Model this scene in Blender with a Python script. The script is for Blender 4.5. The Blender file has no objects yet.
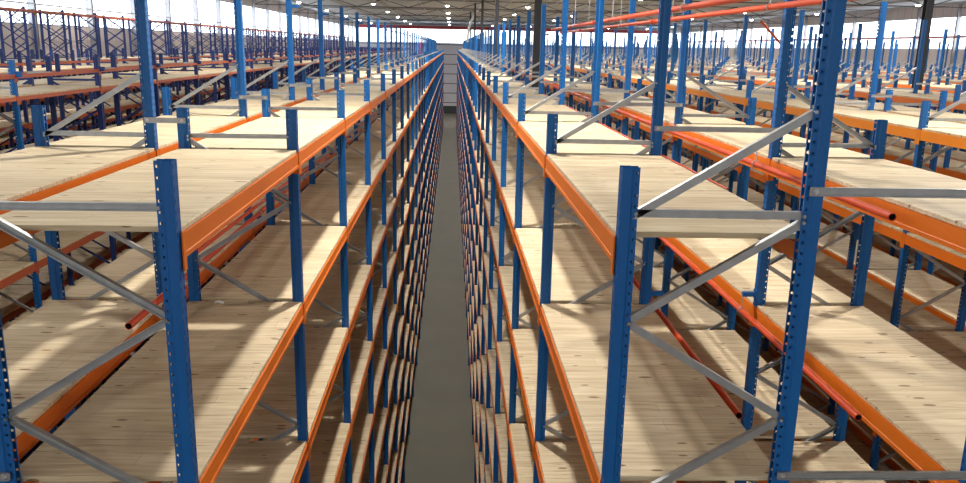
import math, random
# ---------------------------------------------------------------- layout (metres; camera above x=0,y=0)
ZC = 11.78                      # eye height above the floor
Y0, BAY, NF = 3.5, 2.816, 43    # first frame, frame pitch, frames per row
DEP, LEV, NL = 0.82, 1.222, 9   # frame depth, level pitch, levels
ZTOP = ZC - 0.80                # top of the uppermost deck
PW = 0.04                       # half width of a post along x
SHORT, TALL = ZC - 0.497, ZC + 0.75
# each row: key, x of aisle-side post, x of inner post, z top of aisle post, z top of inner post
ROWS = []
def row(key, xo, xi, zo, zi, where): ROWS.append(dict(key=key, xo=xo, xi=xi, zo=zo, zi=zi, where=where))
row('L1', -1.224, -2.044, SHORT, SHORT, 'first rack left of the main aisle')
row('L2', -3.120, -2.300, SHORT, TALL, 'second rack left of the main aisle')
LOW = ZC - 0.31
row('L3', -6.22, -7.04, LOW, LOW, 'third rack left of the main aisle')
row('L4', -8.20, -7.38, LOW, LOW, 'fourth rack left of the main aisle')
row('L5', -10.40, -11.22, LOW, LOW, 'fifth rack left of the main aisle')
row('L6', -12.30, -11.48, LOW, LOW, 'sixth rack left of the main aisle')
HI = ZC + 1.02
row('L7', -14.40, -15.22, HI, HI, 'seventh rack left of the main aisle')
row('L8', -16.30, -15.48, HI, HI, 'rack nearest the left wall')
row('R1', 0.786, 1.606, SHORT, TALL, 'first rack right of the main aisle')
row('R2', 3.387, 2.567, SHORT, TALL, 'second rack right of the main aisle')
NUMW = ['zeroth','first','second','third','fourth','fifth','sixth','seventh','eighth','ninth','tenth','eleventh','twelfth',
        'thirteenth','fourteenth','fifteenth','sixteenth','seventeenth','eighteenth','nineteenth']
def ordw(n):
    if n < 20: return NUMW[n]
    t, u = divmod(n, 10); T = ['', '', 'twenty', 'thirty', 'forty', 'fifty'][t]
    return (T + '-' + NUMW[u]) if u else T[:-1] + 'ieth'
k = 3
for p in range(7):
    x = 5.40 + 3.88 * p
    row('R%d' % k, x, x + DEP, SHORT, TALL, ordw(k) + ' rack right of the main aisle')
    row('R%d' % (k + 1), x + 2 * DEP + .26, x + DEP + .26, SHORT, SHORT, ordw(k + 1) + ' rack right of the main aisle')
    k += 2
RK = {r['key']: r for r in ROWS}
def fy(f): return Y0 + (f - 1) * BAY
def zl(l): return ZTOP - l * LEV
# frame braces: list of (x0,z0,x1,z1) in the frame plane
def braces(r):
    xo, xi = r['xo'], r['xi']; s = 1 if xi > xo else -1
    a, b = xo + s * .02, xi - s * .02
    top = ZC - .735; out = []
    out.append((a, ZC - .703, b, ZC - .706))
    cur, z, st = 'i', top, .4775
    while z - st > .15:
        n = 'o' if cur == 'i' else 'i'
        out.append((b if cur == 'i' else a, z, b if n == 'i' else a, z - st)); cur = n; z -= st
    if r['zi'] == TALL: out.append((a, ZC - .72, b, ZC - .245))
    if r['zi'] == HI:
        z = ZC - .68
        for q in range(3):
            out.append((a, z, b, z + .54)); out.append((b, z, a, z + .54)); z += .56
    return out
# elements: ('F',row,f) ('B',row,side,f,lev) ('D',row,f,lev) ; bay f lies between frame f and f+1
EXTRA = {'L3': [('o', -.515)], 'L5': [('o', -.60)], 'L7': [('o', .93), ('i', .93)], 'L8': [('i', .93)]}
def beam_geo(r, side, zt):
    # returns x of outer face, direction into the rack, z top, z bottom
    x = r['xo'] if side == 'o' else r['xi']; o = r['xi'] if side == 'o' else r['xo']
    s = 1 if o > x else -1
    return x - s * (PW + .006), s, zt, zt - .112
def beams():
    for r in ROWS:
        for f in range(1, NF):
            for sd in 'oi':
                for l in range(NL):
                    g = beam_geo(r, sd, zl(l) - .027)
                    if l == 0 and sd == 'o' and r['key'] in ('L3', 'L5'): g = g[:3] + (g[2] - .055,)
                    yield ('B', r['key'], sd, f, l), g
            for n, (sd, h) in enumerate(EXTRA.get(r['key'], [])):
                x, s, a, b = beam_geo(r, sd, ZC + h); yield ('B', r['key'], sd, f, 20 + n), (x, s, a, a - .055)
def decks():
    for r in ROWS:
        for f in range(1, NF):
            for l in range(NL): yield ('D', r['key'], f, l)
SELTXT = 'B L1 i 0:1;B L1 i 1:1;B L1 o 0:1,2,3,4,5,6,7,8,9;B L1 o 1:1,2,3,4,5,6,7,8,9;B L1 o 2:1,2,3,4,5,6,7,8,9;B L1 o 3:2,3,4,5,6,7,8,9,10;B L1 o 4:3,4,5,6,7,8,9;B L1 o 5:4,5,6,7,8,9,10;B L1 o 6:4,5,6,7,8,9;B L1 o 7:5,6,7,8,9,11;B L1 o 8:6,7,8,9,11;B L2 i 0:1,2,3,4,5;B L2 i 1:1,2,3,4,5,6;B L3 o 0:3,4,5,6,7,8,9,10,11;B L3 o 2:3,4;B L3 o 20:3,4,5,6,7,8,9,10,11,12;B L4 i 0:5;B L4 i 3:4,5,6;B L4 i 5:4,5;B L5 o 0:6,7,8,9,10,12;B L5 o 1:6,7,8,9,10,11,12;B L5 o 20:6,7,8,9,10,11,12,13;B L7 i 21:10,11,12,13,15,16;B L7 o 1:9,10,11,12,13,14;B L7 o 2:9,10,11,12,13;B L7 o 20:9,10,11,12,13,14,15,16,17,18;B R1 i 0:1;B R1 i 1:1;B R1 o 0:1,2,3,4,5,6,7,8;B R1 o 1:1,2,3,4,5,6,7,9;B R1 o 2:1,2,3,4,5,6,7,8;B R1 o 3:2,3,4,5,6,7,8;B R1 o 4:3,4,5,6,7,8,9;B R1 o 5:4,5,6,7,8,9;B R1 o 6:4,5,6,7,8,10;B R1 o 7:5,6,7,8,9;B R1 o 8:6,7,8,10;B R11 o 0:11;B R2 i 0:1,2,3,4,5,6,7,8,9;B R2 i 1:1,2;B R2 i 3:2;B R2 o 2:2;B R3 i 2:3;B R3 o 0:2,3,4,5,6,7,8,9,11,12;B R3 o 1:2,3,4,5,6,7,8,9,10,11,12;B R3 o 3:2,3,4,5,6;B R3 o 4:3;B R4 i 2:3,4;B R4 i 4:3,4,5,6,7,8;B R5 o 0:4,5,6,7,8,9,10,11,13;B R5 o 1:4,5,6,7,8,9,10,11,13;B R6 i 1:5;B R6 i 3:5,6,7,8,9;B R7 o 0:7,8,9,10,11,12;B R9 o 0:9,10;D L1 0:1,2,3,4,5,6,7,8,9;D L1 1:1,2,3,4,5,6,7,8,9,10,11;D L1 2:1,2,3,4,5,6,7,8,9,10;D L1 3:2,3,4,5,6,7,8,9,10;D L1 4:3,4,5,6,7,8,9,10;D L1 5:4,5,6,7,8,9,10;D L1 6:4,5,6,7,8,9;D L1 7:5,6,7,8,9,10,11;D L1 8:6,7,8,9,10,11;D L2 0:1,2,3,4,5,6,7,8;D L2 1:1,2,3,4,5,6;D L2 2:1,3;D L2 3:2;D L3 0:3,4,5,6,7,8,9,10,11;D L3 2:3,4;D L3 3:4,5,6;D L4 0:4,5,6,7,8,9;D L4 1:5,6,7;D L4 3:4,5,6;D L5 0:7,8,9,11,12;D L5 1:6,7,8,9,10,11,12,13;D L5 8:6,7,8,9;D L6 0:8,9;D L6 1:7,8,9,10;D L7 0:10,11;D L7 2:9,11,12,13;D R1 0:1,2,3,4,5,6,7,8;D R1 1:1,2,3,4,5,6,7,8,9;D R1 2:1,2,3,4,5,6,7,8;D R1 3:2,3,4,5,6,7,8;D R1 4:3,4,5,6,7,8,9;D R1 5:4,5,6,7,8;D R1 6:4,5,6,7,8,9;D R1 7:5,6,7,8;D R1 8:6,7,8,9;D R2 0:1,2,3,4,5,6,7,8;D R2 1:1,2;D R2 2:1,2,3,4;D R2 3:2;D R3 0:2,3,4,5,6,7,8,9,10;D R3 1:2,3,4,5,6;D R3 2:2,3,4;D R3 4:3,4,5,6,7;D R3 5:4;D R4 0:3,4,5,6,7;D R4 2:3,4,5,6,7,8,11;D R4 4:3,4,5,6,7;D R5 0:5,6,7,8,9,10;D R5 1:4,5,6,7,8,9,10,11;D R6 0:5,6,7,9;D R6 1:5,6,7,9,10,11;D R6 3:5,6,7,8,9,12;D R6 7:6;D R7 0:7,8,9,12;D R8 0:8,9;D R9 0:9,10,11;F L1:1,2,3,4,5,6,7,8,9,10,11,12,13,14,15,16,17,18,19,20,21,22,23,24,25,26,27,28,29,30,31,32,34,35,38,39;F L2:2,3,4,5,6,7,8,9,10,11,12,13,14,15,16,17,18,19,20,21;F L3:4,5,6,7,8,9,10,11,12,13,14,15,16,17,18,21,23;F L4:5,6,7,8,9,10,11,12,13,14,15,16,17,18;F L5:7,8,9,10,11,12,13,14,15,16,17,18,19,20,21;F L6:8,9,10,12,13,14;F L7:10,11,12,13,14,15,16,17,18,19,20,21,22,23,24,25,26,27,28,29,30,31,32,42;F L8:10,11,12,13,14,15,16,17,18,19,20,21,23,24,25,26,27,32;F R1:1,2,3,4,5,6,7,8,9,10,11,12,13,14,15,16,17,18,19,20,21,22,23,24,25,26,27,28,29,30,32,33;F R10:10,11,12,13;F R11:12,13,14,15,16,20,21,23;F R12:15;F R13:15,16,17,18,21;F R15:17,19;F R2:1,2,3,4,5,6,7,8,9,10,11,12,14,15,17,20;F R3:3,4,5,6,7,8,9,10,11,12,13,14,17,18,19,21,23,25;F R4:4,5,6,7,8,9,10,11,12,14,15,16;F R5:5,6,7,8,9,10,11,12,13,15,16,17,19,21,22;F R6:6,7,8,9,10,11,12;F R7:8,9,10,11,12,13,14,15,16,17,18,20,21,22,24;F R8:8,9;F R9:10,11,12,13,15,16,17,18,19,20,21'
LAMP, WIN, EXPO = 450, 3.5, 0.14
import bpy
from mathutils import Vector, Matrix
SEL = {}
for _part in SELTXT.split(';'):
    _k, _v = _part.split(':'); _k = _k.split(' ')
    for _f in _v.split(','):
        _f = int(_f)
        SEL[('F', _k[1], _f) if _k[0] == 'F' else ('D', _k[1], _f, int(_k[2])) if _k[0] == 'D' else ('B', _k[1], _k[2], _f, int(_k[3]))] = 1
scene = bpy.context.scene; COL = scene.collection
rnd = random.Random(7)
# ---------------------------------------------------------------- mesh helper
class MB:
    def __init__(s): s.v = []; s.f = []; s.m = []; s.mi = 0
    def add(s, vs, fs):
        b = len(s.v); s.v.extend(vs)
        for q in fs: s.f.append(tuple(b + t for t in q)); s.m.append(s.mi)
    def box(s, x0, x1, y0, y1, z0, z1):
        if x1 < x0: x0, x1 = x1, x0
        if z1 < z0: z0, z1 = z1, z0
        s.add([(x0,y0,z0),(x1,y0,z0),(x1,y1,z0),(x0,y1,z0),(x0,y0,z1),(x1,y0,z1),(x1,y1,z1),(x0,y1,z1)],
              [(3,2,1,0),(4,5,6,7),(0,1,5,4),(1,2,6,5),(2,3,7,6),(3,0,4,7)])
    def cboxx(s, x0, x1, y0, y1, z0, z1, c=.004):
        # box with chamfered long edges along x
        pr = [(y0+c,z0),(y1-c,z0),(y1,z0+c),(y1,z1-c),(y1-c,z1),(y0+c,z1),(y0,z1-c),(y0,z0+c)]
        s.extr([(x0,y,z) for y,z in pr], [(x1,y,z) for y,z in pr])
    def extr(s, A, B, cap=True):
        n = len(A); fs = [(i, (i+1) % n, n+(i+1) % n, n+i) for i in range(n)]
        if cap: fs += [tuple(range(n-1, -1, -1)), tuple(range(n, 2*n))]
        s.add(list(A) + list(B), fs)
    def tube(s, p, q, r, n=12, cap=True):
        p = Vector(p); q = Vector(q); d = (q-p).normalized(); a = d.orthogonal().normalized(); b = d.cross(a)
        A = [tuple(p + a*r*math.cos(2*math.pi*i/n) + b*r*math.sin(2*math.pi*i/n)) for i in range(n)]
        B = [tuple(q + a*r*math.cos(2*math.pi*i/n) + b*r*math.sin(2*math.pi*i/n)) for i in range(n)]
        s.extr(A, B, cap)
    def mesh(s, name, *mats, smooth=False):
        me = bpy.data.meshes.new(name); me.from_pydata(s.v, [], s.f)
        for m in mats: me.materials.append(m)
        if len(mats) > 1: me.polygons.foreach_set('material_index', s.m)
        if smooth: me.polygons.foreach_set('use_smooth', [True]*len(s.f))
        me.update(); return me
def ob(name, me, parent=None, loc=(0,0,0), rz=0):
    o = bpy.data.objects.new(name, me); COL.objects.link(o); o.location = loc; o.rotation_euler = (0,0,rz)
    if parent: o.parent = parent
    return o
def tag(o, label, cat, group=None, kind=None):
    o['label'] = label; o['category'] = cat
    if group: o['group'] = group
    if kind: o['kind'] = kind
    return o
def struct(o): o['kind'] = 'structure'; return o
# ---------------------------------------------------------------- materials
def mat(name, col, rough=.5, metal=0., spec=.5):
    m = bpy.data.materials.new(name); m.use_nodes = True; b = m.node_tree.nodes['Principled BSDF']
    b.inputs['Base Color'].default_value = (*col, 1); b.inputs['Roughness'].default_value = rough; b.inputs['Metallic'].default_value = metal
    b.inputs['Specular IOR Level'].default_value = spec
    return m
def nt(m): return m.node_tree.nodes, m.node_tree.links, m.node_tree.nodes['Principled BSDF']
def mottled(name, c1, c2, scale, rough, metal=0., stretch=(1,1,1), spec=.5):
    m = mat(name, c1, rough, metal, spec); N, L, b = nt(m)
    tc = N.new('ShaderNodeTexCoord'); mp = N.new('ShaderNodeMapping'); mp.inputs['Scale'].default_value = stretch
    nz = N.new('ShaderNodeTexNoise'); nz.inputs['Scale'].default_value = scale; nz.inputs['Detail'].default_value = 4
    mx = N.new('ShaderNodeMix'); mx.data_type = 'RGBA'; mx.inputs[6].default_value = (*c1,1); mx.inputs[7].default_value = (*c2,1)
    L.new(tc.outputs['Object'], mp.inputs[0]); L.new(mp.outputs[0], nz.inputs['Vector']); L.new(nz.outputs['Fac'], mx.inputs[0]); L.new(mx.outputs[2], b.inputs['Base Color'])
    return m
def painted(name, c1, c2, rough=.42):
    # powder-coated steel: every piece slightly different in tone
    m = mat(name, c1, rough); N, L, b = nt(m)
    oi = N.new('ShaderNodeObjectInfo'); b.inputs['Specular IOR Level'].default_value = .35; tc = N.new('ShaderNodeTexCoord'); nz = N.new('ShaderNodeTexNoise'); nz.inputs['Scale'].default_value = 3
    ad = N.new('ShaderNodeMath'); ad.operation = 'ADD'; ad.inputs[1].default_value = -.1; ad2 = N.new('ShaderNodeMath'); ad2.operation = 'MULTIPLY'; ad2.inputs[1].default_value = .6
    mx = N.new('ShaderNodeMix'); mx.data_type = 'RGBA'; mx.inputs[6].default_value = (*c1,1); mx.inputs[7].default_value = (*c2,1)
    L.new(oi.outputs['Random'], ad.inputs[0]); L.new(tc.outputs['Object'], nz.inputs['Vector'])
    a3 = N.new('ShaderNodeMath'); a3.operation = 'ADD'; L.new(ad.outputs[0], a3.inputs[0]); L.new(nz.outputs['Fac'], a3.inputs[1])
    L.new(a3.outputs[0], ad2.inputs[0]); L.new(ad2.outputs[0], mx.inputs[0]); L.new(mx.outputs[2], b.inputs['Base Color'])
    return m
BLUE = painted('blue_powder_coat', (.003,.115,.37), (.004,.080,.28), .42)
BLUE_BACKLIT = painted('blue_coat_backlit', (.014,.04,.19), (.012,.028,.13), .5)  # the blue coat with backlit shade darkened into its colour
ORANGE = painted('orange_powder_coat', (.76,.18,.010), (.62,.135,.010), .42)
AMBER = painted('amber_beam_tone', (.80,.27,.008), (.72,.21,.008))  # yellower orange for one row of front beams
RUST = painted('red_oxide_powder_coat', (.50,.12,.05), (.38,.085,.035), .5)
RED = painted('red_pipe_paint', (.64,.075,.014), (.52,.055,.012), .45)
GALV = mottled('galvanised_steel', (.50,.51,.51), (.30,.31,.32), 14, .4, .75)
BOLT = mat('zinc_bolt', (.6,.6,.62), .35, .8)
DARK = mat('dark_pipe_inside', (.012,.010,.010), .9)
def wood_mat():
    m = mat('pale_pine_board', (.7,.52,.32), .62, 0, .3); N, L, b = nt(m)
    tc = N.new('ShaderNodeTexCoord'); oi = N.new('ShaderNodeObjectInfo')
    off = N.new('ShaderNodeVectorMath'); off.operation = 'MULTIPLY_ADD'
    L.new(oi.outputs['Random'], off.inputs[0]); off.inputs[1].default_value = (41, 23.7, 11); L.new(tc.outputs['Object'], off.inputs[2])
    sp = N.new('ShaderNodeSeparateXYZ'); L.new(off.outputs[0], sp.inputs[0])
    def math_(op, a, bb=None, cc=None):
        n = N.new('ShaderNodeMath'); n.operation = op
        for i, t in enumerate((a, bb, cc)):
            if t is None: continue
            if isinstance(t, (int, float)): n.inputs[i].default_value = t
            else: L.new(t, n.inputs[i])
        return n.outputs[0]
    yb = math_('DIVIDE', sp.outputs['Y'], .118)
    fl = math_('FLOOR', yb); fr = math_('FRACT', yb)
    # each plank is finger-jointed: pieces of random length along x
    wn0 = N.new('ShaderNodeTexWhiteNoise'); wn0.noise_dimensions = '1D'; L.new(fl, wn0.inputs['W'])
    xs = math_('ADD', sp.outputs['X'], math_('MULTIPLY', wn0.outputs['Value'], 3.1))
    xp = math_('DIVIDE', xs, 1.15); pf = math_('FLOOR', xp)
    cb = N.new('ShaderNodeCombineXYZ'); L.new(fl, cb.inputs[0]); L.new(pf, cb.inputs[1])
    wn = N.new('ShaderNodeTexWhiteNoise'); wn.noise_dimensions = '3D'; L.new(cb.outputs[0], wn.inputs['Vector'])
    # grain running along x
    mp = N.new('ShaderNodeMapping'); mp.inputs['Scale'].default_value = (2.2, 34, 34); L.new(off.outputs[0], mp.inputs[0])
    g = N.new('ShaderNodeTexNoise'); g.inputs['Scale'].default_value = 1.; g.inputs['Detail'].default_value = 5; g.inputs['Distortion'].default_value = .6; L.new(mp.outputs[0], g.inputs['Vector'])
    mp2 = N.new('ShaderNodeMapping'); mp2.inputs['Scale'].default_value = (3.4, 11, 9); L.new(off.outputs[0], mp2.inputs[0])
    vo = N.new('ShaderNodeTexVoronoi'); vo.inputs['Scale'].default_value = 1.6; L.new(mp2.outputs[0], vo.inputs['Vector'])
    vsep = N.new('ShaderNodeSeparateColor'); L.new(vo.outputs['Color'], vsep.inputs[0])
    thr = math_('MULTIPLY', math_('SUBTRACT', vsep.outputs[0], .42), .46)
    knot = N.new('ShaderNodeMapRange'); knot.inputs['From Min'].default_value = 0; knot.inputs['From Max'].default_value = .05; knot.inputs['To Min'].default_value = 0; knot.inputs['To Max'].default_value = 1
    L.new(math_('SUBTRACT', thr, vo.outputs['Distance']), knot.inputs['Value'])
    # long fine cracks
    mp3 = N.new('ShaderNodeMapping'); mp3.inputs['Scale'].default_value = (2.6, 60, 60); L.new(off.outputs[0], mp3.inputs[0])
    cr = N.new('ShaderNodeTexNoise'); cr.inputs['Scale'].default_value = 1.; cr.inputs['Detail'].default_value = 2; L.new(mp3.outputs[0], cr.inputs['Vector'])
    crm = N.new('ShaderNodeMapRange'); crm.inputs['From Min'].default_value = .62; crm.inputs['From Max'].default_value = .71; L.new(cr.outputs['Fac'], crm.inputs['Value'])
    ra = N.new('ShaderNodeValToRGB'); e = ra.color_ramp.elements
    e[0].position = .3; e[0].color = (.47,.36,.22,1); e[1].position = .72; e[1].color = (.70,.595,.41,1)
    tone = math_('ADD', math_('MULTIPLY', g.outputs['Fac'], .85), math_('MULTIPLY', wn.outputs['Value'], .17)); L.new(tone, ra.inputs[0])
    seam = math_('LESS_THAN', math_('ABSOLUTE', math_('SUBTRACT', fr, .5)), .485)
    seamw = math_('MULTIPLY', math_('SUBTRACT', 1, seam), math_('GREATER_THAN', wn0.outputs['Value'], .35))
    xj = math_('GREATER_THAN', math_('ABSOLUTE', math_('SUBTRACT', math_('FRACT', xp), .5)), .4965)
    dk = math_('MAXIMUM', math_('MULTIPLY', seamw, .5), math_('MAXIMUM', math_('MULTIPLY', knot.outputs[0], .85), math_('MAXIMUM', math_('MULTIPLY', crm.outputs[0], .6), math_('MULTIPLY', xj, .18))))
    mx = N.new('ShaderNodeMix'); mx.data_type = 'RGBA'; L.new(dk, mx.inputs[0]); L.new(ra.outputs[0], mx.inputs[6]); mx.inputs[7].default_value = (.16,.075,.03,1)
    L.new(mx.outputs[2], b.inputs['Base Color'])
    bp = N.new('ShaderNodeBump'); bp.inputs['Strength'].default_value = .12; bp.inputs['Distance'].default_value = .002; L.new(g.outputs['Fac'], bp.inputs['Height']); L.new(bp.outputs[0], b.inputs['Normal'])
    return m
WOOD = wood_mat()
# ---------------------------------------------------------------- posts
def strip(mb, o, u, v, W, H, pitch, hw, hh, z0=0.):
    """perforated sheet: rectangle o..o+u*W, o+v*H with one hole per pitch in a column"""
    o = Vector(o); u = Vector(u); v = Vector(v); n = int(H / pitch)
    P = lambda a, c: tuple(o + u*a + v*c)
    for i in range(n):
        c0 = i*pitch; c1 = c0+pitch; cm = (c0+c1)/2; a = W/2
        R = [P(0,c0), P(W,c0), P(W,c1), P(0,c1)]
        Hh = [P(a-hw*.5,cm-hh), P(a+hw*.5,cm-hh), P(a+hw,cm-hh*.4), P(a+hw,cm+hh*.4), P(a+hw*.5,cm+hh), P(a-hw*.5,cm+hh), P(a-hw,cm+hh*.4), P(a-hw,cm-hh*.4)]
        mb.add(R+Hh, [(0,1,5,4),(1,6,5),(1,2,7,6),(2,8,7),(2,3,9,8),(3,10,9),(3,0,11,10),(0,4,11)])
    c = n*pitch
    if H-c > 1e-4: mb.add([P(0,c),P(W,c),P(W,H),P(0,H)], [(0,1,2,3)])
def post_near(h):
    # open omega section, web at x=-PW facing away from the rack, flanges running inward
    mb = MB(); w = .033; x0 = -PW; zb = max(0, h-5.2); H = h-zb
    def sheet(xa, ya, xb, yb, z0, z1): mb.add([(xa,ya,z0),(xb,yb,z0),(xb,yb,z1),(xa,ya,z1)], [(0,1,2,3)])
    # web: two slotted columns with a plain middle
    strip(mb, (x0,-w,zb), (0,1,0), (0,0,1), .022, H, .05, .0045, .012)
    sheet(x0,-.011,x0,.011,zb,h)
    strip(mb, (x0,.011,zb), (0,1,0), (0,0,1), .022, H, .05, .0045, .012)
    for s in (-1, 1):
        sheet(x0,s*w,.004,s*w,zb,h); sheet(.004,s*w,.012,s*.024,zb,h)
        strip(mb, (.012,s*.024,zb), (1,0,0), (0,0,1), .028, H, .05, .0063, .0066)
        sheet(.040,s*.024,.040,s*.014,zb,h)
    if zb > 0:
        for s in (-1, 1):
            sheet(x0,s*w,.004,s*w,0,zb); sheet(.004,s*w,.012,s*.024,0,zb); sheet(.012,s*.024,.040,s*.024,0,zb); sheet(.040,s*.024,.040,s*.014,0,zb)
        sheet(x0,-w,x0,w,0,zb)
    mb.box(-.055,.055,-.05,.05,0,.006)
    return mb
def post_far(mb, x, s, h, y=0):
    w = .033
    A = [(x-s*PW, y-w), (x+s*.004, y-w), (x+s*.012, y-.024), (x+s*.04, y-.024), (x+s*.04, y+.024), (x+s*.012, y+.024), (x+s*.004, y+w), (x-s*PW, y+w)]
    if s < 0: A = A[::-1]
    mb.extr([(a,b,0) for a,b in A], [(a,b,h) for a,b in A])
def channel(mb, x0, z0, x1, z1, y=0, h=.0175, d=.014):
    """C-shaped lacing bar with its open side turned to +y"""
    a = Vector((x0,0,z0)); b = Vector((x1,0,z1)); t = (b-a).normalized(); n = Vector((-t.z,0,t.x))
    pr = [(-h,-d),(h,-d),(h,d),(h-.004,d),(h-.004,-d+.004),(-h+.004,-d+.004),(-h+.004,d),(-h,d)]
    mb.extr([tuple(a+n*p+Vector((0,y+q,0))) for p,q in pr], [tuple(b+n*p+Vector((0,y+q,0))) for p,q in pr])
def barq(mb, x0, z0, x1, z1, y=0, h=.0175, d=.012):
    a = Vector((x0,0,z0)); b = Vector((x1,0,z1)); t = (b-a).normalized(); n = Vector((-t.z,0,t.x))*h
    mb.add([tuple(a-n+Vector((0,y-d,0))),tuple(b-n+Vector((0,y-d,0))),tuple(b+n+Vector((0,y-d,0))),tuple(a+n+Vector((0,y-d,0))),
            tuple(a-n+Vector((0,y+d,0))),tuple(b-n+Vector((0,y+d,0))),tuple(b+n+Vector((0,y+d,0))),tuple(a+n+Vector((0,y+d,0)))],
           [(0,1,2,3),(7,6,5,4),(0,4,5,1),(3,2,6,7)])
def brackets(r):
    if r['key'] in ('R1','R2','L2'): return ([ZC + .50] if r['key'] == 'L2' else []) + [ZC - 1.94 - LEV*i for i in range(7)]
    if r['key'] in ('L3',): return [ZC - .50]
    return []
def rtype(r): return (r['zo'], r['zi'], r['key'] in ('R1','R2'), r['key'] == 'L2', r['key'] in ('L3',))
def bracket_box(mb, z, x=DEP):
    if abs(z-(ZC-.50)) < .01: mb.box(-PW-.09, -PW, -.03, .03, z-.05, z+.03); return
    mb.box(x+PW, x+PW+.11, -.02, .02, z-.018, z+.018); mb.box(x+PW, x+PW+.008, -.03, .03, z-.04, z+.04)
LOCAL = {}
def local(r):
    d = dict(r); d['xo'] = 0.; d['xi'] = DEP; return d
meshes = {}
def cached(key, fn):
    if key not in meshes: meshes[key] = fn()
    return meshes[key]
def far_frame_geo(mb, r, y=0, flip=None):
    """whole frame in one mesh, local coordinates (aisle-side post at x=0, inward +x)"""
    mb.mi = 0; post_far(mb, 0., 1, r['zo'], y); post_far(mb, DEP, -1, r['zi'], y)
    for z in brackets(r): bracket_box(mb, z)
    mb.mi = 1
    for b in braces(local(r)): barq(mb, *b, y)
NEARY = 13.0
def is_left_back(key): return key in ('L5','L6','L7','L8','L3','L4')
def bluem(r): return BLUE_BACKLIT if is_left_back(r['key']) else BLUE
def frame_label(r, f):
    look = 'short' if r['zi'] == SHORT else 'tall-backed' if r['zi'] == TALL else 'low navy' if r['zi'] == LOW else 'high cross-braced navy'
    return '%s%s upright frame, %s from the camera, %s' % (look, '' if 'navy' in look else ' blue', ordw(f), r['where'])
protoF = {}
def copy_tree(o):
    c = o.copy(); COL.objects.link(c)
    for ch in o.children:
        d = ch.copy(); COL.objects.link(d); d.parent = c; d.matrix_parent_inverse.identity()
    return c
def bolt(mb, x, z, y):
    mb.tube((x, y-.006, z), (x, y+.006, z), .0085, 6)
def near_frame(r, first_br=True):
    e = bpy.data.objects.new('upright_frame', None); COL.objects.link(e); e.empty_display_size = .3
    po = cached(('post', r['zo']), lambda: post_near(r['zo']).mesh('post', BLUE))
    pi = cached(('post', r['zi']), lambda: post_near(r['zi']).mesh('post', BLUE))
    ob('post', po, e); ob('post', pi, e, (DEP,0,0), math.pi)
    for n, b in enumerate(braces(local(r))):
        horiz = abs(b[3]-b[1]) < .05
        def mk(b=b):
            mb = MB(); channel(mb, *b)
            for x, z in ((b[0],b[1]),(b[2],b[3])): bolt(mb, x+(.012 if x < DEP/2 else -.012), z, -.026); bolt(mb, x+(.012 if x < DEP/2 else -.012), z, .026)
            return mb.mesh('brace', GALV)
        ob('horizontal_brace' if horiz else 'diagonal_brace', cached(('br', r['zi'], n), mk), e)
    for z in brackets(r) if first_br else []:
        def mk(z=z):
            mb = MB(); bracket_box(mb, z); return mb.mesh('pipe_bracket', BLUE)
        ob('pipe_bracket', cached(('pb', round(z,3)), mk), e)
    return e
stuffF = {}
for r in ROWS:
    flip = r['xi'] < r['xo']
    for f in range(1, NF+1):
        y = fy(f)
        if ('F', r['key'], f) in SEL:
            if y < NEARY:
                t = rtype(r) + (f > 1,)
                if t not in protoF: o = protoF[t] = near_frame(r, f > 1)
                else: o = copy_tree(protoF[t])
            else:
                def mk(r=r):
                    mb = MB(); far_frame_geo(mb, r); return mb.mesh('upright_frame', bluem(r), GALV if not is_left_back(r['key']) else BLUE_BACKLIT)
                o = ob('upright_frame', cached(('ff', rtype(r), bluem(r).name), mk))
            o.location = (r['xo'], y, 0); o.rotation_euler = (0, 0, math.pi if flip else 0)
            tag(o, frame_label(r, f), 'rack frame', 'upright frames of the racking')
        else:
            mb = stuffF.setdefault(0, MB()); m0 = MB(); far_frame_geo(m0, r, 0)
            n0 = len(mb.v)
            for (a, b, c) in m0.v: mb.v.append((r['xo'] + (-a if flip else a), y + (-b if flip else b), c))
            lb = is_left_back(r['key'])
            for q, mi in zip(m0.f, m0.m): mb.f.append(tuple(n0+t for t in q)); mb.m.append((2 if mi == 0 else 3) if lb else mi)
o = ob('upright_frame', stuffF[0].mesh('upright_frame', BLUE, GALV, BLUE_BACKLIT, BLUE_BACKLIT)); tag(o, 'distant mass of small blue rack uprights far down the warehouse', 'rack frames', None, 'stuff')
# ---------------------------------------------------------------- beams
def beam_profile(mb, x, s, y0, y1, zt, zb):
    pr = [(0,0),(0,-.086),(-.004,-.09),(-.004,zb-zt),(.045,zb-zt),(.045,-.03),(.033,-.03),(.033,0)]
    if s < 0: pr = pr[::-1]
    mb.extr([(x+s*a, y0, zt+c) for a,c in pr], [(x+s*a, y1, zt+c) for a,c in pr])
def connector(mb, x, s, y0, y1, zt):
    mb.box(x-s*.001, x-s*.0075, y0, y1, zt-.165, zt+.012)
def rail_mesh():
    mb = MB(); beam_profile(mb, 0, 1, .036, BAY-.036, 0, -.112); return mb.mesh('beam_rail', ORANGE)
def conn_mesh(a):
    mb = MB()
    if a == 0: connector(mb, 0, 1, .003, .042, 0); mb.box(0,.04,.0345,.0375,-.16,.01)
    else: connector(mb, 0, 1, BAY-.042, BAY-.003, 0); mb.box(0,.04,BAY-.0375,BAY-.0345,-.16,.01)
    return mb.mesh('end_connector', ORANGE)
def far_beam(M_):
    mb = MB(); mb.box(0,.045,.036,BAY-.036,-.112,0); mb.box(-.006,0,.003,.042,-.165,.012); mb.box(-.006,0,BAY-.042,BAY-.003,-.165,.012)
    return mb.mesh('load_beam', M_)
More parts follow.
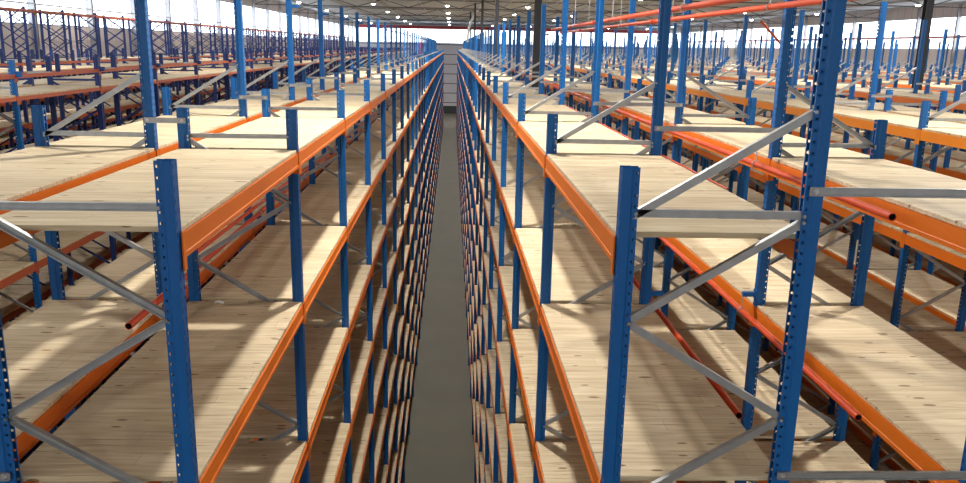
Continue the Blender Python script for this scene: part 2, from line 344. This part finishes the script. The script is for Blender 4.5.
def thin_beam(M_):
    mb = MB(); mb.box(0,.04,.036,BAY-.036,-.055,0); mb.box(-.006,0,.003,.042,-.11,.012); mb.box(-.006,0,BAY-.042,BAY-.003,-.11,.012)
    return mb.mesh('load_beam', M_)
LVN = ['top level','second level down','third level down','fourth level down','fifth level down','sixth level down','seventh level down','eighth level down','bottom level']
protoB = None; stuffB = MB()
for (_, key, sd, f, l), (x, s, zt, zb) in beams():
    r = RK[key]
    if ('B', key, sd, f, l) in SEL:
        if fy(f) < 11 and l < 4 and key[0] + key[1:] in ('L1','L2','R1','R2'):
            if protoB is None:
                e = bpy.data.objects.new('load_beam', None); COL.objects.link(e); e.empty_display_size = .2
                ob('beam_rail', rail_mesh(), e); ob('end_connector', conn_mesh(0), e); ob('end_connector', conn_mesh(1), e); protoB = o = e
            else: o = copy_tree(protoB)
        else:
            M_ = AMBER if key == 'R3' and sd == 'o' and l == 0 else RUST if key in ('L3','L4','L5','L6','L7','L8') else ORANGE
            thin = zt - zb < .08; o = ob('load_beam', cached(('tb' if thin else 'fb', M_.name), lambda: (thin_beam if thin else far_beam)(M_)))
        if s > 0: o.location = (x, fy(f), zt); o.rotation_euler = (0,0,0)
        else: o.location = (x, fy(f+1), zt); o.rotation_euler = (0,0,math.pi)
        lv = LVN[l] if l < 20 else ('bare rail high above decks' if zt > ZC else 'bare rail just above top deck')
        tag(o, 'orange %s beam, bay %s, %s, %s' % ('front' if sd == 'o' else 'back', {1:'one',2:'two',3:'three',4:'four',5:'five',6:'six',7:'seven',8:'eight',9:'nine',10:'ten',11:'eleven',12:'twelve',13:'thirteen',14:'fourteen',15:'fifteen',16:'sixteen',17:'seventeen',18:'eighteen',19:'nineteen',20:'twenty'}.get(f, 'twenty-'+str(['','one','two','three','four','five','six','seven','eight','nine'][f-20] if 20 < f < 30 else f)), lv, r['where']), 'beam', 'orange load beams')
    else:
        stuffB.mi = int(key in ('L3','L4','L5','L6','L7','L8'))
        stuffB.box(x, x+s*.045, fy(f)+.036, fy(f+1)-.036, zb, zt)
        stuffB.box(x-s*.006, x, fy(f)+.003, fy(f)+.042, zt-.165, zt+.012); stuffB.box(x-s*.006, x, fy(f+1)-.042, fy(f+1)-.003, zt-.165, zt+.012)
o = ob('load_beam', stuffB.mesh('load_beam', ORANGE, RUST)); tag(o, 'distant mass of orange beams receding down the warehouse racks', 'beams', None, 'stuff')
# ---------------------------------------------------------------- decks
DX0, DX1, DY = -.036, DEP+.036, BAY-.09
def deck_mesh():
    mb = MB(); c = .003
    P = lambda i, z: [(DX0+i,i,z),(DX1-i,i,z),(DX1-i,DY-i,z),(DX0+i,DY-i,z)]
    mb.add(P(c,-.026)+P(0,-.023)+P(0,-c)+P(c,0), [(3,2,1,0),(12,13,14,15)] + [(a+i, a+(i+1)%4, a+4+(i+1)%4, a+4+i) for a in (0,4,8) for i in range(4)])
    return mb.mesh('shelf_deck', WOOD)
stuffD = MB()
for (_, key, f, l) in decks():
    r = RK[key]; x0 = min(r['xo'], r['xi']); z = zl(l); y = fy(f)+.045
    if ('D', key, f, l) in SEL:
        o = ob('shelf_deck', cached('dk', deck_mesh), None, (x0, y, z))
        tag(o, 'pine board deck, %s bay, %s, %s' % (ordw(f), LVN[l], r['where']), 'shelf deck', 'pine shelf decks')
    else: stuffD.box(x0+DX0, x0+DX1, y, y+DY, z-.026, z)
o = ob('shelf_deck', stuffD.mesh('shelf_deck', WOOD)); tag(o, 'distant mass of pale wooden decks receding through the far racks', 'shelf decks', None, 'stuff')
# ---------------------------------------------------------------- row spacers (galvanised bars tying two rows together)
def spacer(xa, xb, y, z, label, near):
    w = xb-xa+.05
    def mk():
        mb = MB(); mb.box(-.025, w-.025, -.004, .0, -.02, .02); mb.box(-.025, w-.025, -.016, .0, .016, .02); mb.box(-.025, w-.025, -.016, .0, -.02, -.016); return mb.mesh('row_spacer', GALV)
    me = cached(('sp', round(w,3)), mk)
    if near:
        e = bpy.data.objects.new('row_spacer', None); COL.objects.link(e); e.location = (xa, y, z); ob('bar', me, e)
        for xx in (0., w-.05):
            mb = MB(); mb.tube((xx,-.012,0),(xx,-.004,0),.013,6); mb.tube((xx,-.020,0),(xx,-.012,0),.007,8); ob('bolt', mb.mesh('bolt', BOLT), e)
        o = e
    else: o = ob('row_spacer', me, None, (xa, y, z))
    tag(o, label, 'spacer bar', 'galvanised row spacers')
pairs = [('L2','L1'),('R1','R2'),('L4','L3'),('L6','L5'),('R3','R4'),('R5','R6'),('R7','R8')]
PW_ = {'L2':'first two racks left of the main aisle','R1':'first two racks right of the main aisle','L4':'third and fourth racks on the left','L6':'fifth and sixth racks on the left','R3':'third and fourth racks on the right','R5':'fifth and sixth racks on the right','R7':'seventh and eighth racks on the right'}
for a, b in pairs:
    xa, xb = RK[a]['xi'], RK[b]['xi']
    for f in range(1, 22):
        if a not in ('L2','R1') and (f < 3 or f > 14): continue
        spacer(xa, xb, fy(f)-.0345, ZC-.59, 'grey upper spacer at %s frame, joining %s' % (ordw(f), PW_[a]), f < 4)
    if a in ('L2','R1'):
        for f in range(1, 2): spacer(xa, xb, fy(f)-.0345, ZC-1.97, 'grey lower spacer at %s frame, joining %s' % (ordw(f), PW_[a]), f < 3)
# ---------------------------------------------------------------- sprinkler pipes
def pipe(path, r, label, open_end=True):
    mb = MB(); n = 16
    for p, q in zip(path, path[1:]): mb.tube(p, q, r, n, cap=False)
    me = mb.mesh('sprinkler_pipe', RED, smooth=True)
    o = ob('sprinkler_pipe', me); tag(o, label, 'pipe')
    # inner bore so the cut end shows its wall and dark inside
    p, q = Vector(path[0]), Vector(path[1]); d = (q-p).normalized(); a = d.orthogonal().normalized(); b = d.cross(a)
    ring = lambda c, rr: [tuple(c + a*rr*math.cos(2*math.pi*i/n) + b*rr*math.sin(2*math.pi*i/n)) for i in range(n)]
    mb = MB(); mb.add(ring(p, r)+ring(p, r*.82), [(i,(i+1)%n,n+(i+1)%n,n+i) for i in range(n)]); ob('cut_rim', mb.mesh('cut_rim', RED), o)
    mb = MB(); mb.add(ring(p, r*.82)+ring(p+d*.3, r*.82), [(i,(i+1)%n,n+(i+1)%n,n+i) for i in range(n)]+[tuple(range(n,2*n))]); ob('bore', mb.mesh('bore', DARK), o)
    return o
def couplings(o, x, z, ys, r):
    for y in ys:
        mb = MB(); mb.tube((x,y-.05,z),(x,y+.05,z), r+.007, 14); mb.tube((x-.03-r,y-.012,z),(x+.03+r,y-.012,z), .012, 6); ob('coupling', mb.mesh('coupling', RED), o)
def clips(o, x, z, fs, side, r):
    for f in fs:
        y = fy(f); mb = MB(); mb.tube((x,y,z+r-.004),(x,y,ZC+3.895 if z > ZC else z+.155),.004,6)
        for i in range(14):
            t0, t1 = 2*math.pi*i/14, 2*math.pi*(i+1)/14
            mb.tube((x+(r+.006)*math.cos(t0),y,z+(r+.006)*math.sin(t0)),(x+(r+.006)*math.cos(t1),y,z+(r+.006)*math.sin(t1)),.004,5)
        ob('pipe_clip', mb.mesh('pipe_clip', BOLT), o)
PR = .023
for x, z, ya, yb, lab in ((2.42, ZC-.862, 4.26, 60, 'red pipe with dark open end beside top deck, first gap right of aisle'),
                         (2.42, ZC-2.084, 4.32, 60, 'red pipe with dark open end, one level below the top, second right rack'),
                         (1.715, ZC-2.086, 4.35, 40, 'thin red pipe ending behind the first right rack, lower deck level'),
                         (1.75, ZC+.318, 3.9, 14.6, 'red overhead pipe behind tall posts of the first right rack'),
                         (2.41, ZC+.337, 3.7, 18.6, 'red overhead pipe in front of tall posts of second right rack'),
                         (-2.175, ZC-1.893, 5.3, 40, 'red pipe with dark open end between first two left racks')):
    o = pipe([(x,ya,z),(x,yb,z)], PR if x > 0 else .026, lab)
    couplings(o, x, z, [ya+6.2+i*5.6 for i in range(4) if ya+2.2+i*5.6 < yb], PR)
    clips(o, x, z, [f for f in range(2,9) if fy(f) < yb], 1, PR)
o = pipe([(1.653,4.72,ZC-.797),(1.653,40,ZC-.797)], .006, 'thin red rod standing in for the back beam edge, first right rack')  # not a real pipe: drawn for the red edge of the back beam
o = pipe([(7.3,19.6,ZC+.72),(8.15,20.0,ZC+.06)], .03, 'red branch pipe slanting down over the racks at right, mid-distance')
o = pipe([(-2.2,6.6,ZC-1.78),(-2.14,12.5,ZC-1.80)], .02, 'thin dark red pipe lying above the larger one, left racks')
# ---------------------------------------------------------------- shell
XL_, XR_, YB, YF, ZR = -17., 38., -14., 148., ZC+3.9
SILL, HEAD = ZC+.5, ZC+2.95
def clad(name, c, axis):
    m = mat(name, c, .6); N, L, b = nt(m)
    tc = N.new('ShaderNodeTexCoord'); sp = N.new('ShaderNodeSeparateXYZ'); L.new(tc.outputs['Object'], sp.inputs[0])
    def M(op, a, v, cc=None):
        n = N.new('ShaderNodeMath'); n.operation = op; L.new(a, n.inputs[0]); n.inputs[1].default_value = v; return n.outputs[0]
    if axis == 'end':
        t = M('LESS_THAN', M('FRACT', M('DIVIDE', M('ADD', sp.outputs['Z'], -.12), 1.69), 0), .085)
        d = (.10,.10,.11)
    else:
        t = M('LESS_THAN', M('FRACT', M('DIVIDE', sp.outputs['Y'], 1.1), 0), .05); d = tuple(q*.62 for q in c)
    nz = N.new('ShaderNodeTexNoise'); nz.inputs['Scale'].default_value = .35; L.new(tc.outputs['Object'], nz.inputs['Vector'])
    m1 = N.new('ShaderNodeMix'); m1.data_type = 'RGBA'; L.new(nz.outputs['Fac'], m1.inputs[0]); m1.inputs[6].default_value = (*[q*.88 for q in c],1); m1.inputs[7].default_value = (*[min(1,q*1.1) for q in c],1)
    mx = N.new('ShaderNodeMix'); mx.data_type = 'RGBA'; L.new(t, mx.inputs[0]); L.new(m1.outputs[2], mx.inputs[6]); mx.inputs[7].default_value = (*d,1); L.new(mx.outputs[2], b.inputs['Base Color'])
    return m
CLAD_E = clad('end_wall_cladding', (.60,.57,.62), 'end'); CLAD_S = clad('side_wall_cladding', (.60,.54,.52), 'side')
CONC = mottled('concrete_floor', (.135,.12,.078), (.095,.085,.056), .6, .6)
CEILM = mottled('grey_roof_deck', (.47,.51,.55), (.38,.42,.46), .4, .7, 0, (4,.2,1))
TRUSS = mat('truss_steel', (.10,.10,.105), .6); STEEL = mat('dark_steel', (.03,.032,.038), .5); REDST = mat('red_primer_steel', (.42,.05,.045), .5); GREYST = mat('grey_steel', (.42,.43,.46), .5)
def bx(name, x0,x1,y0,y1,z0,z1,m):
    mb = MB(); mb.box(x0,x1,y0,y1,z0,z1); return ob(name, mb.mesh(name, m))
struct(bx('floor', XL_-.3, XR_+.3, YB-.3, YF+.3, -.2, 0, CONC))
struct(bx('ceiling', XL_-.3, XR_+.3, YB-.3, YF+.3, ZR, ZR+.2, CEILM))
def wall(name, f):
    mb = MB(); f(mb); return struct(ob(name, mb.mesh(name, CLAD_E if name == 'wall_front' else CLAD_S)))
wall('wall_left', lambda mb: (mb.box(XL_-.2, XL_, YB, YF, 0, SILL), mb.box(XL_-.2, XL_, YB, YF, HEAD, ZR)))
wall('wall_right', lambda mb: (mb.box(XR_, XR_+.2, YB, YF, 0, SILL), mb.box(XR_, XR_+.2, YB, YF, HEAD, ZR)))
wall('wall_front', lambda mb: (mb.box(XL_-.2, XR_+.2, YF, YF+.2, 0, SILL), mb.box(XL_-.2, XR_+.2, YF, YF+.2, HEAD, ZR)))
wall('wall_back', lambda mb: (mb.box(XL_-.2, XR_+.2, YB-.2, YB, 0, SILL-2.4), mb.box(XL_-.2, XR_+.2, YB-.2, YB, HEAD, ZR)))
struct(bx('baseboard_front', XL_, XR_, YF-.06, YF, 0, 1.3, mottled('dark_plinth', (.035,.045,.045), (.05,.06,.06), 2, .7)))
PANE = bpy.data.materials.new('daylit_glazing'); PANE.use_nodes = True
_b = PANE.node_tree.nodes['Principled BSDF']; _b.inputs['Base Color'].default_value = (.8,.85,.9,1); _b.inputs['Roughness'].default_value = .2
_b.inputs['Emission Color'].default_value = (.88,.94,1,1); _b.inputs['Emission Strength'].default_value = WIN
def window(n, side, a, b_):
    SILL = ZC + (.5 if side != 'b' else -1.9)  # back-wall windows are unseen, added with a lower sill for fill light
    fr = MB(); pn = MB()
    def bxs(mb, u0,u1,w0,w1,z0,z1):
        if side == 'l': mb.box(XL_-.15+w0, XL_-.15+w1, u0,u1, z0,z1)
        elif side == 'r': mb.box(XR_+.15-w1, XR_+.15-w0, u0,u1, z0,z1)
        elif side == 'b': mb.box(u0,u1, YB-.15+w0, YB-.15+w1, z0,z1)
        else: mb.box(u0,u1, YF+.15-w1, YF+.15-w0, z0,z1)
    bxs(pn, a+.06, b_-.06, .04,.06, SILL+.06, HEAD-.06)
    for z in (SILL, HEAD-.06): bxs(fr, a, b_, 0, .13, z, z+.06)
    for u in (a, b_-.06): bxs(fr, u, u+.06, 0, .13, SILL+.06, HEAD-.06)
    for k_ in range(1, 3): z = SILL+(HEAD-SILL)*k_/3; bxs(fr, a+.06, b_-.06, .03,.08, z-.015, z+.015)
    if side != 'e': u = (a+b_)/2; bxs(fr, u-.02, u+.02, .03,.08, SILL+.06, HEAD-.06)
    w = struct(ob('window_%d' % n, fr.mesh('window_frame', GREYST))); ob('pane', pn.mesh('pane', FILL_PANE if side == 'b' else PANE), w)
FILL_PANE = PANE.copy(); FILL_PANE.node_tree.nodes['Principled BSDF'].inputs['Emission Strength'].default_value = .35  # weak glow of the added back windows, fill from behind the camera
n = 0; u = YB
while u < YF-.5:
    for sd in 'lr': n += 1; window(n, sd, u, min(u+5.4, YF))
    u += 5.4
u = XL_
while u < XR_-.5:
    for sd in 'eb': n += 1; window(n, sd, u, min(u+5.5, XR_))
    u += 5.5
# wall stanchions, roof trusses, rails: fixed parts of the building
t_ = 0
def trim(mb, m):
    global t_; t_ += 1; return struct(ob('trim_%d' % t_, mb.mesh('trim', m)))
u = YB+5.4
while u < YF-.5:
    for x0, x1 in ((XL_, XL_+.2), (XR_-.2, XR_)):
        mb = MB(); sx = 1 if x0 == XL_ else -1
        mb.box(x0, x1, u-.09, u-.08, 0, ZR); mb.box(x0, x1, u+.08, u+.09, 0, ZR); mb.box((x0+x1)/2-.006, (x0+x1)/2+.006, u-.08, u+.08, 0, ZR)
        mb.f = mb.f; trim(mb, GREYST)
    u += 5.4
y = 36.3
k_ = 0
while y < YF-2:
    mb = MB(); zb, zt = ZC+3.18, ZR-.06
    mb.box(XL_, XR_, y-.06, y+.06, zb-.06, zb+.02); mb.box(XL_, XR_, y-.06, y+.06, zt-.06, zt)
    x = XL_; up = True
    while x < XR_-.1:
        x2 = min(x+2.2, XR_); barq(mb, x, zb if up else zt-.03, x2, zt-.03 if up else zb, y, .03, .03); x = x2; up = not up
    trim(mb, TRUSS); y += 18.3
for x in range(-15, 38, 4):
    mb = MB(); mb.box(x-.04, x+.04, 20, YF, ZR-.14, ZR); trim(mb, GREYST)
mb = MB(); mb.box(XL_, XR_, YF-.5, YF-.35, ZC+2.85, ZC+3.40); trim(mb, REDST)
mb = MB(); mb.box(XL_, XR_, YF-.3, YF, HEAD+.05, ZR); trim(mb, CEILM)
mb = MB(); mb.box(XL_+.25, XL_+.33, YB+1, YF-1, ZC+1.30, ZC+1.34); trim(mb, GREYST)
mb = MB(); mb.box(XR_-.33, XR_-.25, YB+1, YF-1, ZC+1.35, ZC+1.50); trim(mb, REDST)
# building columns
def column(x, y, label):
    mb = MB(); w = .085
    mb.box(x-w, x+w, y-w, y-w+.012, 0, ZR); mb.box(x-w, x+w, y+w-.012, y+w, 0, ZR); mb.box(x-.006, x+.006, y-w+.012, y+w-.012, 0, ZR)
    mb.box(x-.16, x+.16, y-.16, y+.16, 0, .02)
    tag(ob('steel_column', mb.mesh('steel_column', STEEL)), label, 'column', 'dark steel building columns')
for k_, yy in enumerate((20.5, 39.3, 58.6, 77.6, 96.6)): column(2.09, yy, 'dark steel column, %s along the gap between first two right racks' % ordw(k_+1))
column(11.46, 19.9, 'dark steel column beside the sixth rack right of the main aisle')
# ---------------------------------------------------------------- lamps
HOUS = mat('lamp_housing', (.5,.5,.5), .4, .6)
LENS = bpy.data.materials.new('lamp_lens'); LENS.use_nodes = True; _b = LENS.node_tree.nodes['Principled BSDF']
_b.inputs['Emission Color'].default_value = (1,.97,.9,1); _b.inputs['Emission Strength'].default_value = 30
def lathe(mb, pts, n=20):
    for i in range(n):
        a0, a1 = 2*math.pi*i/n, 2*math.pi*(i+1)/n
        for (r0,z0),(r1,z1) in zip(pts, pts[1:]):
            mb.add([(r0*math.cos(a0),r0*math.sin(a0),z0),(r0*math.cos(a1),r0*math.sin(a1),z0),(r1*math.cos(a1),r1*math.sin(a1),z1),(r1*math.cos(a0),r1*math.sin(a0),z1)], [(0,1,2,3)])
mb = MB(); lathe(mb, [(.235,0),(.24,.03),(.16,.10),(.08,.14),(.07,.24),(.0,.24)]); HM = mb.mesh('housing', HOUS)
mb = MB(); lathe(mb, [(.16,.004),(.14,-.04),(.09,-.08),(.0,-.10)]); LM = mb.mesh('lens', LENS)
mb = MB(); mb.tube((0,0,.24),(0,0,.72),.008,6); HK = mb.mesh('suspension_rod', HOUS)
LDS = []
for pw in (.5, .22, 1.35, .75, .8, .8, .8, .8):
    ld = bpy.data.lights.new('lamp_light', 'AREA'); ld.shape = 'DISK'; ld.size = .30; ld.energy = LAMP*pw; ld.color = (1,.955,.885); LDS.append(ld)
def near_light(src, k):
    l = src.copy(); l.energy = src.energy*k; return l
LX = [-12.3, -6.35, -.42, 6.1, 11.9, 17.9, 23.9, 29.9]
LXN = ['leftmost line','second line from the left wall','line over the main aisle','first line right of the main aisle','second line right of the main aisle','third line right of the main aisle','fourth line right of the main aisle','line nearest the right wall']
for i, x in enumerate(LX):
    for j in range(10):
        y = -6.5 + 14.9*j
        if y > YF-3: continue
        e = bpy.data.objects.new('ceiling_lamp', None); COL.objects.link(e); e.location = (x, y, ZC+3.17)
        ob('housing', HM, e); ob('lens', LM, e); ob('suspension_rod', HK, e)
        l_ = bpy.data.objects.new('lamp_light', LDS[i]) if (j > 1 or i != 2) and j > 0 else bpy.data.objects.new('lamp_light', near_light(LDS[i], {0: [1.2,2.6,.45,.25,.5,.8,.8,.8][i], 1: .7}[j])); COL.objects.link(l_); l_.parent = e; l_.location = (0,0,-.14)
        tag(e, 'round white ceiling lamp, %s along the %s' % (ordw(j+1), LXN[i]), 'lamp', 'ceiling lamps')
# ---------------------------------------------------------------- odds and ends
def curve_tube(name, pts, r, m):
    cu = bpy.data.curves.new(name, 'CURVE'); cu.dimensions = '3D'; cu.bevel_depth = r; cu.bevel_resolution = 3
    sp = cu.splines.new('NURBS'); sp.points.add(len(pts)-1); sp.order_u = 3; sp.use_endpoint_u = True
    for p, q in zip(sp.points, pts): p.co = (*q, 1)
    o = ob(name+'_tmp', cu); dg = bpy.context.evaluated_depsgraph_get(); me = bpy.data.meshes.new_from_object(o.evaluated_get(dg)); bpy.data.objects.remove(o)
    me.materials.clear(); me.materials.append(m); return ob(name, me)
ARC = mat('arc_white', (.85,.87,.9), .4)
o = curve_tube('white_arc', [(2.75,80,ZC+3.86),(2.4,80,ZC+3.4),(2.02,80,ZC+2.85),(1.72,80,ZC+2.2),(1.50,80,ZC+1.3),(1.48,80,ZC+.4)], .11, ARC)  # invented tube standing in for a bright white arc
tag(o, 'curved white arc reaching the roof beside distant right racks', 'arc')
# small red cabinet and a maroon machine standing on the far top decks on the left
def cabinet(x, y, w, d, h, m, label, nm, cat):
    e = bpy.data.objects.new(nm, None); COL.objects.link(e); e.location = (x, y, ZTOP)
    mb = MB(); mb.box(-w/2,w/2,-d/2,d/2,.05,h); ob('body', mb.mesh('body', m), e)
    mb = MB(); mb.box(-w/2+.02,w/2-.02,-d/2-.012,-d/2,.09,h-.04); ob('door', mb.mesh('door', m), e)
    mb = MB(); mb.box(-w/2+.02,w/2-.02,-d/2+.02,d/2-.02,0,.05); ob('plinth', mb.mesh('plinth', STEEL), e)
    tag(e, label, cat)
PINK = mat('faded_red_paint', (.5,.05,.06), .5)
cabinet(-2.62, fy(24)+1.3, .42, .4, 1.0, PINK, 'faded red cabinet standing on a far top deck, second left rack', 'cabinet', 'cabinet')
mb = MB(); mb.tube((-3.05,fy(21)+1.4,ZTOP+.26),(-2.6,fy(21)+1.4,ZTOP+.26),.26,20); mb.tube((-3.08,fy(21)+1.4,ZTOP+.30),(-3.05,fy(21)+1.4,ZTOP+.30),.30,20)
mb.v = [(a, b, c) for a, b, c in mb.v]
mb.tube((-2.6,fy(21)+1.4,ZTOP+.30),(-2.57,fy(21)+1.4,ZTOP+.30),.30,20)
tag(ob('cable_reel', mb.mesh('cable_reel', mat('maroon_reel', (.10,.015,.03), .5))), 'dark maroon cable reel on a far top deck, second left rack', 'reel')
# scraps left on the boards
PAPER = mat('white_paper', (.85,.86,.88), .7)
def scrap(x, y, z, w, d, rz, label):
    mb = MB(); n = 6
    for i in range(n):
        for s_ in range(1):
            a, b = i/n, (i+1)/n; ha, hb = .004+.010*math.sin(a*5), .004+.010*math.sin(b*5)
            mb.add([(a*w,0,ha),(b*w,0,hb),(b*w,d,hb+.003),(a*w,d,ha+.003),(a*w,0,ha-.0035),(b*w,0,hb-.0035),(b*w,d,hb-.0005),(a*w,d,ha-.0005)], [(0,1,2,3),(7,6,5,4),(0,4,5,1),(2,6,7,3)])
    o = ob('paper_scrap', mb.mesh('paper_scrap', PAPER), None, (x,y,z+.0005), rz); tag(o, label, 'paper scrap')
scrap(-1.86, fy(2)-.115, zl(1), .09, .03, .1, 'crumpled white paper scrap by the second frame, left rack, below top deck')
scrap(2.97, fy(2)+.1, zl(1), .07, .03, .4, 'torn white paper scrap on the second right rack, below top deck')
# ---------------------------------------------------------------- world, camera, view
w = bpy.data.worlds.new('world'); scene.world = w; w.use_nodes = True; w.node_tree.nodes['Background'].inputs[0].default_value = (.75,.85,1,1); w.node_tree.nodes['Background'].inputs[1].default_value = .6
pi_, ya, ro = .2358, .0419, .0205
fwd = Vector((math.sin(ya)*math.cos(pi_), math.cos(ya)*math.cos(pi_), -math.sin(pi_)))
r0 = Vector((math.cos(ya), -math.sin(ya), 0)); u0 = r0.cross(fwd)
R_ = math.cos(ro)*r0 + math.sin(ro)*u0; U_ = -math.sin(ro)*r0 + math.cos(ro)*u0
cd = bpy.data.cameras.new('camera'); cam = bpy.data.objects.new('camera', cd); COL.objects.link(cam)
m4 = Matrix((R_, U_, -fwd)).transposed().to_4x4(); m4.translation = Vector((0,0,ZC)); cam.matrix_world = m4
cd.sensor_width = 36; cd.lens = 810.1/966*36; cd.clip_end = 400; cd.clip_start = .05; scene.camera = cam
vs = scene.view_settings; scene.display_settings.display_device = 'sRGB'; vs.view_transform = 'Standard'; vs.look = 'None'; vs.exposure = EXPO; vs.gamma = 1; vs.use_curve_mapping = False
scene.cycles.max_bounces = 6; scene.cycles.diffuse_bounces = 4; scene.cycles.use_denoising = True; scene.cycles.sample_clamp_indirect = 4
